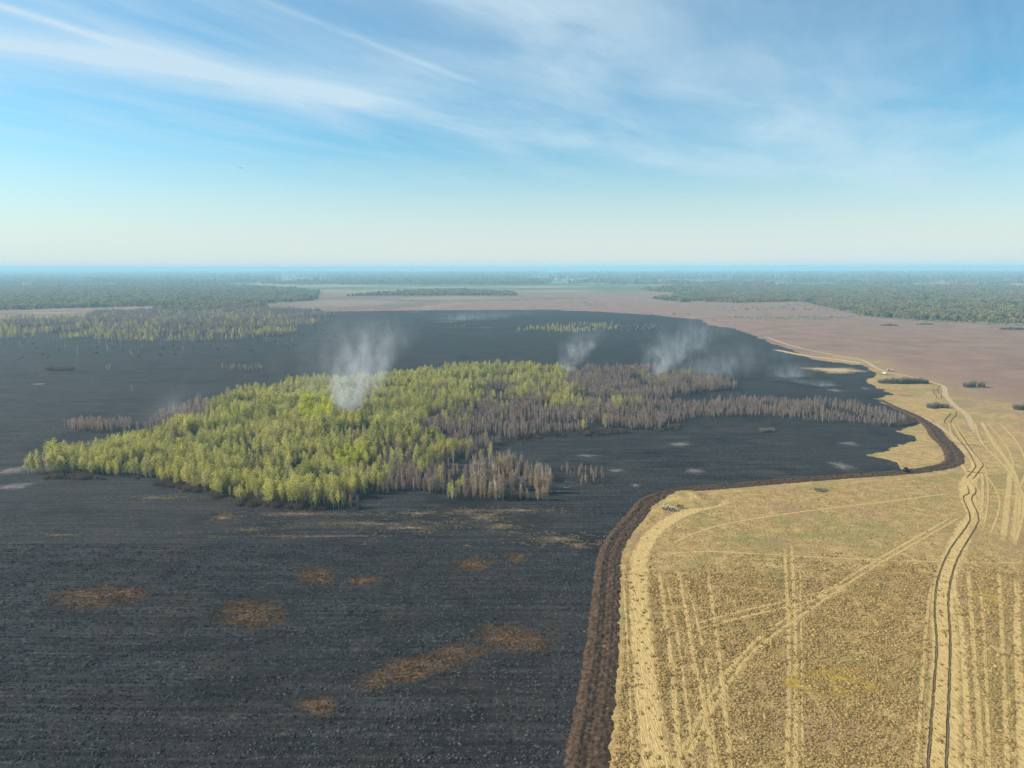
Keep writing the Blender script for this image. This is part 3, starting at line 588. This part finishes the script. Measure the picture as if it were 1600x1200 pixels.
def grass(px_poly, s, ids, lo, hi, name, label, clear=True, prob=1.0, rows=0):
    x, y = gridpts(PP(px_poly), s)
    if rows: y = np.where(rng.random(len(y)) < .6, np.round((y + x * .03) / 1.9) * 1.9 - x * .03 + rng.normal(size=len(y)) * .22, y)      # mowing rows
    k = rng.random(len(x)) < prob
    if clear:
        k &= pldist(fb, x, y) > 6.2
        for l, w_ in lanes: k &= (pldist(smoothline(l, 6)[:, :2].tolist(), x, y) > w_ * .9) | (rng.random(len(x)) < (.12 if w_ > 2 else .22))
    else: k &= pldist(fb, x, y) > 5.5
    if name == 'tussock_grass':                  # the tussocks thin out towards the mown strip
        k &= rng.random(len(x)) < np.clip((P(1300, 872)[1] - y + 14 * n2(x, y, 18, 7.7)) / 16, 0, 1)
    x, y = x[k], y[k]; sc = rng.uniform(lo, hi, len(x)) * (1 + .8 * n2(x, y, 4, 4.0, 2))
    if rows: sc *= 1 + rows * 3 * n2(x * .06, y, 2.4, 8., 3)
    print(name, len(x))
    return scatter(name, np.stack([x, y, 0 * x], 1), rng.uniform(0, 6.28, len(x)), np.clip(sc, .25, 2), pick(ids, len(x)), TUFTS, label, 'grass')
grass([(930, 1330), (950, 1200), (962, 1080), (975, 960), (978, 866), (1300, 864), (1690, 868), (1760, 1330)], .78, range(0, 4), .45, 1.4, 'tussock_grass', 'coarse golden brown tussock grass of the near meadow')
grass([(978, 884), (975, 862), (1000, 825), (1040, 785), (1180, 766), (1400, 750), (1480, 740), (1690, 735), (1690, 910), (1300, 905), (985, 905)], 1.15, range(4, 7), .5, 1.3, 'mown_grass', 'short dry mown grass beyond the tussocks')
grass([(-120, 1330), (-120, 850), (500, 850), (930, 862), (930, 960), (905, 1100), (860, 1330)], .9, range(7, 11), .45, 1.6, 'charred_grass', 'charred grey grass stubble covering the near burnt ground', False, rows=.12)

RUSTG = m_leaf('rust_sedge', [(.13, .07, .03), (.20, .12, .05), (.085, .05, .03), (.30, .21, .10)], .25)
STRAWG = m_leaf('leftover_straw', [(.20, .15, .09), (.32, .245, .15), (.12, .095, .07)], .25)
PT = proto('patch_tuft', [[tuft(.34, .36, 18, .05, RUSTG, k)] for k in range(3)] + [[tuft(.4, .3, 16, .06, STRAWG, k)] for k in range(3)])
def patchgrass(which, s, ids, name, label, thr):
    X, Y = [], []
    for nm, cx, cy, rx, ry, sk in patches:
        if nm != which or cy > 420: continue
        n = int(rx * ry * 3.14 / (s * s)); a = rng.uniform(0, math.tau, n); r = np.sqrt(rng.uniform(0, 1.15, n)); yy = np.sin(a) * r * ry
        xx = cx + np.cos(a) * r * rx + yy * sk; yy = cy + yy; k = (n2(xx * .45, yy, 2.6, 3.3) > thr + .5 * (r - .5)); X.append(xx[k]); Y.append(yy[k])
    X, Y = np.concatenate(X), np.concatenate(Y)
    return scatter(name, np.stack([X, Y, 0 * X], 1), rng.uniform(0, 6.28, len(X)), rng.uniform(.5, 1.4, len(X)), pick(ids, len(X)), PT, label, 'grass')
patchgrass('moss_patch', .55, range(3), 'rust_sedge', 'rust brown sedge standing in the oval patches', -.05)
patchgrass('straw_streak', .75, range(3, 6), 'leftover_straw', 'leftover straw tufts in the pale streaks before the grove', .0)

# ------------------------------------------------------------------ willow shrubs standing alone
def shrub(px, py, wpx, hm, seed, label):
    X, Y = P(px, py); x1, _ = P(px + wpx / 2, py); rx = x1 - X
    o = tag(obj('willow_shrub', None, None, (X, Y, 0)), label, 'shrub', 'willow shrubs on the meadow')
    n = max(1, int(rx / 2.6)); bits = []; st = []
    for k in range(n):
        ox = (k + .5) / n * 2 * rx - rx if n > 1 else 0; oy = random.uniform(-2, 2); s = (1 - .45 * abs(ox / rx) ** 2) * random.uniform(.85, 1.15)
        v, f = bushpts(3.4, hm * s, 420, .085); bits.append((v + [ox, oy, 0], f))
        v, f = sticks(np.zeros((8, 3)) + [ox, oy, -.1], rng.normal(size=(8, 3)) * [1.3, 1.3, .3] + [ox, oy, hm * s * .7], .12); st.append((v, f))
    obj('foliage', mesh('foliage', *joinvf(bits), [WILLOW]), o); obj('stem', mesh('stem', *joinvf(st), [GREYBARK]), o); return o
shrub(1412, 599, 78, 8.5, 1, 'long grey green willow clump beside the two trucks')
shrub(1521, 605, 34, 8, 2, 'dark rounded willow shrub on the edge of the pink marsh')
shrub(1464, 637, 36, 6.5, 3, 'rounded grey willow shrub in the bend of the track')
shrub(1596, 640, 26, 6, 4, 'grey willow shrub at the outer meadow past the bend')
shrub(1198, 674, 24, 3.2, 5, 'low round shrub alone on the burnt ground inside the bend')
shrub(1282, 766, 24, 1.3, 6, 'low dark scrubby shrub on the meadow below the firebreak')
shrub(1390, 509, 26, 5, 7, 'small low grey shrub alone on the far pink marsh')
shrub(1445, 507, 26, 5, 8, 'flat grey shrub in front of the forest fringe')
shrub(1585, 515, 46, 7, 9, 'long dark shrub clump in front of the forest fringe')

# ------------------------------------------------------------------ mound beside the people
def mound():
    v, f = [], []; n, m_ = 40, 10; cx, cy = P(1082, 779); x1, _ = P(1128, 779); rx = x1 - cx; ry = 15
    for i in range(m_ + 1):
        for j in range(n):
            a = j / n * math.tau; r = i / m_
            X, Y = math.cos(a) * r * rx, math.sin(a) * r * ry
            z = 1.5 * (1 - r * r) ** 1.5 * (1 + .5 * mnoise.fractal(Vector((X / 6, Y / 6, 0)), .7, 2, 4)) - .05
            v.append((cx + X, cy + Y, z))
    for i in range(m_):
        for j in range(n): f.append((i * n + j, (i + 1) * n + j, (i + 1) * n + (j + 1) % n, i * n + (j + 1) % n))
    return mesh('mound', v, f, [GROUND], smooth=True)
tag(obj('dry_mound', mound()), 'low dry grassy mound behind the group of people', 'mound', kind='structure')

# ------------------------------------------------------------------ people
def skin(verts, edges, rads):
    me = bpy.data.meshes.new('body'); me.from_pydata(verts, edges, []); o = bpy.data.objects.new('tmp', me); C.objects.link(o)
    o.modifiers.new('s', 'SKIN'); sv = me.skin_vertices[0].data
    for i, r in enumerate(rads): sv[i].radius = (r, r) if np.isscalar(r) else r
    sv[0].use_root = True
    o.modifiers.new('u', 'SUBSURF').levels = 1
    dg = bpy.context.evaluated_depsgraph_get(); res = bpy.data.meshes.new_from_object(o.evaluated_get(dg)); bpy.data.objects.remove(o); return res
def person_mesh(mats, pose):
    V, E, Rr = [], [], []
    def a(p, r, par=None):
        V.append(p); Rr.append(r)
        if par is not None: E.append((par, len(V) - 1))
        return len(V) - 1
    s = pose
    pel = a((0, 0, .95), (.17, .13)); ch = a((0, 0, 1.2), (.17, .12), pel); sh = a((0, 0, 1.42), (.15, .1), ch); nk = a((0, .01, 1.52), .06, sh); hd = a((0, .02, 1.6), (.085, .1), nk); a((0, .02, 1.74), (.08, .095), hd)
    for q in (-1, 1):
        hp = a((.1 * q, 0, .88), .1, pel); kn = a((.12 * q, .04 + s * .1 * q, .5), .07, hp); an = a((.13 * q, s * .16 * q - .02, .09), .05, kn); a((.14 * q, s * .16 * q + .15, .04), .042, an)
        so = a((.2 * q, 0, 1.4), .065, sh); el = a((.27 * q, -.03 + .05 * s, 1.13), .05, so); wr = a((.26 * q, .12 + .12 * s * q, .92), .035, el); pm = a((.255 * q, .15 + .12 * s * q, .86), .036, wr)
        for k in range(4): f1 = a((.255 * q + (k - 1.5) * .017 * q, .175 + .12 * s * q, .80 - .006 * abs(k - 1.5)), .009, pm); a((.25 * q + (k - 1.5) * .016 * q, .165 + .12 * s * q, .765), .008, f1)
        t1 = a((.215 * q, .18 + .12 * s * q, .85), .01, pm); a((.2 * q, .195 + .12 * s * q, .82), .009, t1)
    me = skin(V, E, Rr)
    for m in mats: me.materials.append(m)
    for p in me.polygons:
        c = p.center; p.material_index = 2 if c.z > 1.5 or (abs(c.x) > .18 and c.z < .92 and c.y > .06 - abs(s) * .3 and c.z > .7) else (0 if c.z > .93 else 1)
        p.use_smooth = True
    return me
SKIN = m_plain('skin', (.45, .28, .2), .6); NAVY = m_plain('dark_navy_cloth', (.012, .014, .02), .9); SANDC = m_plain('sand_cloth', (.52, .39, .18), .9); GREYC = m_plain('grey_green_cloth', (.09, .1, .075), .9)
YEL = m_plain('yellow_helmet', (.75, .6, .12), .35, var=.05); WHT = m_plain('white_helmet', (.8, .8, .76), .35, var=.05); BLK = m_plain('black_plastic', (.012, .012, .013), .5)
def helmet_mesh(m):
    v, f = [], []; k = 12
    for i in range(5):
        e = i / 4 * math.pi / 2
        v += [(.125 * math.cos(e) * math.cos(j / k * math.tau), .02 + .15 * math.cos(e) * math.sin(j / k * math.tau), 1.69 + .15 * math.sin(e)) for j in range(k)]
    v += [(.16 * math.cos(j / k * math.tau), .02 + .19 * math.sin(j / k * math.tau), 1.675) for j in range(k)]
    for i in range(4): f += [(i * k + j, i * k + (j + 1) % k, (i + 1) * k + (j + 1) % k, (i + 1) * k + j) for j in range(k)]
    f += [(5 * k + j, 5 * k + (j + 1) % k, (j + 1) % k, j) for j in range(k)]
    return mesh('helmet', v, f, [m], smooth=True)
bodies = {kk: [person_mesh(ms, s) for s in (-.8, .5, 1.2)] for kk, ms in {'sand': (SANDC, SANDC, SKIN), 'grey': (GREYC, NAVY, SKIN), 'navy': (NAVY, NAVY, SKIN)}.items()}
helm = {'y': helmet_mesh(YEL), 'w': helmet_mesh(WHT), 'b': helmet_mesh(BLK)}
def person(px, py, kind, hel, label, group=None):
    X, Y = P(px, py); e = tag(obj('person', None, None, (X, Y, .01), random.uniform(0, 6.28)), label, 'person', group)
    obj('body', random.choice(bodies[kind]), e); obj('helmet', helm[hel], e); e.scale = [random.uniform(.96, 1.06)] * 3
for q in [(1030.5, 791.5), (1033, 793), (1035, 795.5), (1032, 795), (1037, 792)]: person(*q, 'sand', 'y', 'person in sand coloured gear with a yellow helmet near the ploughed strip', 'people in sand coloured gear')
for i in range(15): person(1036 + i * 1.35 + random.uniform(-.8, .8), 796 + random.uniform(-2.2, 3.4) + .1 * i, random.choice(['grey', 'navy']), 'w', 'person in dark clothes with a white helmet in the crowd on dry grass', 'people with white helmets')
for i in range(6): person(1058.5 + i * 1.7, 793.2 + (i % 2) * 1.3, 'navy', 'b', 'person dressed all in black standing beside the crowd', 'people dressed in black')
person(1086.5, 802.5, 'sand', 'y', 'person in sand coloured gear standing alone on the meadow')

# ------------------------------------------------------------------ vehicles
def box(lo, hi, bev=.05, taper=0):
    bm = bmesh.new(); bmesh.ops.create_cube(bm, size=1)
    for v in bm.verts:
        t = 1 - taper * (v.co.z + .5)
        v.co = Vector([(a + b) / 2 + c * (b - a) * (t if i < 2 else 1) for i, (a, b, c) in enumerate(zip(lo, hi, v.co))])
    if bev: bmesh.ops.bevel(bm, geom=bm.edges[:], offset=bev, segments=2, affect='EDGES', profile=.6)
    bm.verts.index_update(); r = ([v.co.copy() for v in bm.verts], [[v.index for v in f.verts] for f in bm.faces]); bm.free(); return r
def wheel_mesh(r, w_, m):
    k = 20; v, f = [], []
    for xx, rr in ((-w_ / 2, r * .55), (-w_ / 2, r * .92), (-w_ / 2 + .04, r), (w_ / 2 - .04, r), (w_ / 2, r * .92), (w_ / 2, r * .55), (w_ / 2 - .08, r * .45), (w_ / 2 - .08, .02)):
        v += [(xx, rr * math.cos(j / k * math.tau), rr * math.sin(j / k * math.tau)) for j in range(k)]
    for i in range(7): f += [(i * k + j, i * k + (j + 1) % k, (i + 1) * k + (j + 1) % k, (i + 1) * k + j) for j in range(k)]
    f.append(tuple(range(k))); return mesh('wheel', v, f, [m])
RED = m_plain('red_paint', (.5, .05, .03), .35, var=.08); CREAM = m_plain('white_paint', (.5, .45, .4), .5, var=.05); GLASS = m_plain('dark_glass', (.02, .025, .03), .08); TYRE = m_plain('tyre_rubber', (.02, .02, .02), .9); LAMP = m_plain('lamp_glass', (.7, .7, .65), .2); BLUE = m_plain('blue_beacon', (.03, .1, .5), .3)
def part(name, bits, m, e): return obj(name, mesh(name, *joinvf(bits), [m]), e)
def truck(px, py, rz, s, label, paint):
    X, Y = P(px, py); e = tag(obj('fire_truck', None, None, (X, Y, .02), rz), label, 'truck', 'trucks on the sandy track'); e.scale = (s, s, s)
    part('chassis', [box((-1.0, -3.2, .55), (1.0, 3.1, .85), .03)], BLK, e)
    cabp = part('cab', [box((-1.15, 1.2, .8), (1.15, 3.3, 1.75), .1), box((-1.1, 1.25, 1.7), (1.1, 3.05, 2.6), .12, .12)], CREAM, e)
    for bits in ([(-.9, 2.9, 1.8), (.9, 3.12, 2.4)], [(-1.14, 1.6, 1.8), (-1.0, 2.7, 2.4)], [(1.0, 1.6, 1.8), (1.14, 2.7, 2.4)]): part('window', [box(*bits, .02)], GLASS, cabp)
    bd = part('body', [box((-1.2, -3.3, .85), (1.2, 1.1, 2.7), .08)], paint, e)
    for sx in (-1, 1):
        for yy in (-2.5, -1.2, .1): part('shutter', [box((sx * 1.2 - .02, yy - .5, 1.1), (sx * 1.2 + .02, yy + .55, 2.4), .01)], LAMP, bd)
        part('headlight', [box((sx * .85 - .15, 3.28, 1.0), (sx * .85 + .15, 3.34, 1.22), .02)], LAMP, e)
    part('ladder', [box((-.5, -3.0, 2.72), (-.42, .9, 2.85), .01), box((.1, -3.0, 2.72), (.18, .9, 2.85), .01)] + [box((-.45, -2.8 + k * .45, 2.74), (.13, -2.74 + k * .45, 2.8), 0) for k in range(9)], LAMP, e)
    part('bumper', [box((-1.15, 3.25, .6), (1.15, 3.45, .95), .05)], BLK, e); part('beacon', [box((-.7, 2.2, 2.6), (.7, 2.45, 2.76), .04)], BLUE, e)
    wm = wheel_mesh(.55, .42, TYRE)
    for sx in (-1, 1):
        for yy in (-2.0, 2.2): o = obj('wheel', wm, e, (sx * .98, yy, .55), 0 if sx > 0 else math.pi)
truck(1391, 580.3, R(75), 1.05, 'red and white fire truck on the track, farther from the willow clump', RED)
truck(1381, 584.5, R(40), .7, 'small white truck on the track, close to the willow clump', CREAM)
def tractor(px, py):
    X, Y = P(px, py); e = tag(obj('tracked_machine', None, None, (X, Y, .3), R(95)), 'small dark tracked machine with raised arm at the end of the ploughed strip', 'machine')
    DK = m_plain('dark_machine_paint', (.02, .022, .025), .5)
    for sx in (-1, 1):
        part('track', [box((sx * 1.0 - .25, -1.5, .0), (sx * 1.0 + .25, 1.5, .75), .2)], TYRE, e)
    bd = part('body', [box((-1.0, -1.5, .7), (1.0, 1.1, 1.5), .12)], DK, e)
    cb = part('cab', [box((-.75, -.6, 1.45), (.75, .8, 2.6), .1, .08)], DK, e)
    for bits in ([(-.6, .7, 1.65), (.6, .79, 2.35)], [(-.76, -.4, 1.65), (-.68, .6, 2.35)], [(.68, -.4, 1.65), (.76, .6, 2.35)]): part('window', [box(*bits, .01)], GLASS, cb)
    part('arm', [tube([(.3, 1.0, 1.3), (.3, 1.6, 3.0), (.3, 3.0, 3.1)], [.16, .14, .09], 6)], DK, e); part('exhaust', [tube([(-.6, -1.0, 1.4), (-.6, -1.0, 2.5)], [.06, .06], 6)], BLK, e)
tractor(1415.5, 738.2)

# ------------------------------------------------------------------ bird
d = RM @ np.array([(376.5 - 800) / F, -(262.6 - 600) / F, -1.0]); d = d / np.linalg.norm(d) * 210
e = tag(obj('bird', None, None, (d[0], d[1], H + d[2]), R(25)), 'tiny dark bird flying alone in the blue sky', 'bird'); e.scale = (1.5, 1.5, 1.5)
FEA = m_plain('dark_feather', (.03, .03, .035), .8)
obj('body', mesh('body', *tube([(0, .22, 0), (0, .12, .01), (0, 0, .0), (0, -.14, 0), (0, -.3, .01)], [.012, .045, .06, .035, .05], 8), [FEA], smooth=True), e)
for sx in (-1, 1):
    wv = [(0, .09, .02), (0, -.07, .02), (sx * .22, .12, .09), (sx * .2, -.06, .08), (sx * .46, .0, -.06), (sx * .4, -.08, -.05)]
    wv += [(a, b, c - .015) for a, b, c in wv]
    obj('wing', mesh('wing', wv, [(0, 1, 3, 2), (2, 3, 5, 4), (6, 8, 9, 7), (8, 10, 11, 9), (0, 2, 8, 6), (2, 4, 10, 8), (4, 5, 11, 10), (5, 3, 9, 11), (3, 1, 7, 9), (0, 6, 7, 1)], [FEA]), e)

# ------------------------------------------------------------------ smoke plumes
def plume(px, py, hgt, r0, r1, lean, dens, label, seed, pw=1.3, nsc=.11, sq=1.0):
    X, Y = P(px, py)
    m, t = mat('smoke'); p = t.n('ShaderNodeTexCoord').outputs['Object']; sp = t.n('ShaderNodeSeparateXYZ', None, i0=p)
    z = t.m('DIVIDE', sp.outputs[2], hgt, clamp=True); zl = t.m('POWER', z, pw)
    rad = t.m('MULTIPLY_ADD', t.m('POWER', z, .8), r1 - r0, r0)
    wb = t.n('ShaderNodeTexNoise', None, Vector=t.scale(p, (1, 1, .6)), Scale=nsc * .45, Detail=3.0).outputs[1]
    ws = t.n('ShaderNodeSeparateXYZ', None, i0=wb)
    wx = t.m('MULTIPLY', t.m('SUBTRACT', ws.outputs[0], .5), t.m('MULTIPLY', rad, 1.9)); wy = t.m('MULTIPLY', t.m('SUBTRACT', ws.outputs[1], .5), t.m('MULTIPLY', rad, 1.0))
    dx = t.m('DIVIDE', t.m('ADD', t.m('SUBTRACT', sp.outputs[0], t.m('MULTIPLY', zl, lean[0])), wx), rad)
    dy = t.m('DIVIDE', t.m('ADD', t.m('SUBTRACT', sp.outputs[1], t.m('MULTIPLY', zl, lean[1])), wy), t.m('MULTIPLY', rad, sq))
    dd = t.m('SQRT', t.m('ADD', t.m('MULTIPLY', dx, dx), t.m('MULTIPLY', dy, dy)))
    fall = t.m('POWER', t.m('SUBTRACT', 1., dd, clamp=True), 1.4)
    off = t.n('ShaderNodeVectorMath', {'operation': 'ADD'}, i0=t.scale(p, (1, 1, .5)), i1=(seed * 31., 0, 0)).outputs[0]
    nz = t.sm(t.noise(off, nsc * .75, 6, .6, .9), .36, .76)
    de = t.m('MULTIPLY', t.m('MULTIPLY', fall, nz), t.m('MULTIPLY', t.m('POWER', t.m('SUBTRACT', 1.0, z), 2.0), dens))
    vol = t.n('ShaderNodeVolumePrincipled', None, Color=c4(.86, .92, .97), Density=de, Anisotropy=.25)
    out(t, None, vol); m.cycles.volume_step_rate = 1.0
    v, f = [], []; k, n = 16, 12
    for i in range(n + 1):
        s = i / n; r = (r0 + (r1 - r0) * s ** .8) * 1.25
        v += [(lean[0] * s ** pw + r * math.cos(j / k * math.tau), lean[1] * s ** pw + r * sq * math.sin(j / k * math.tau), s * hgt + .4) for j in range(k)]
    for i in range(n): f += [(i * k + j, i * k + (j + 1) % k, (i + 1) * k + (j + 1) % k, (i + 1) * k + j) for j in range(k)]
    f += [tuple(range(k))[::-1], tuple(range(n * k, n * k + k))]
    return tag(obj('smoke_plume', mesh('smoke_plume', v, f, [m]), None, (X, Y, 0)), label, 'smoke', kind='stuff')
plume(540, 655, 80, 11, 46, (16, 44), .26, 'tall pale blue smoke plume rising from the middle of the grove', 1)
plume(530, 640, 84, 26, 88, (-10, 70), .022, 'wide faint smoke veil round the tall plume', 11)
plume(880, 588, 56, 9, 34, (40, 30), .22, 'thin smoke plume at the back edge of the grove', 2)
plume(1022, 590, 68, 12, 64, (85, 60), .13, 'broad drifting smoke veil behind the bare trees', 3)
plume(1105, 588, 40, 40, 90, (70, 40), .035, 'low thin smoke veil beyond the bare trees', 4)
plume(1235, 590, 18, 22, 50, (20, 10), .10, 'low smoke creeping over the burnt corner', 5, sq=.6)
plume(1290, 604, 9, 14, 34, (-40, 8), .12, 'ground hugging smoke streak near the burnt corner', 6, sq=.5)
plume(262, 660, 34, 18, 46, (20, 20), .02, 'faint smoke behind the birch tip', 7)
plume(648, 489, 34, 16, 90, (120, 60), .015, 'small distant smoke wisp at the far burnt edge', 8)
plume(720, 500, 26, 70, 180, (120, 30), .012, 'thin smoke veil along the far burnt edge', 9)

# ------------------------------------------------------------------ haze
m, t = mat('haze'); out(t, None, t.n('ShaderNodeVolumePrincipled', None, Color=c4(.42, .75, .94), Density=1.25e-4, Anisotropy=.0))
me = mesh('haze', *joinvf([box((-g - 500, -900, -1.0), (g + 500, g + 500, 150), 0)]), [m])
tag(obj('haze', me), 'blue spring haze hanging over the whole plain', 'haze', kind='stuff')
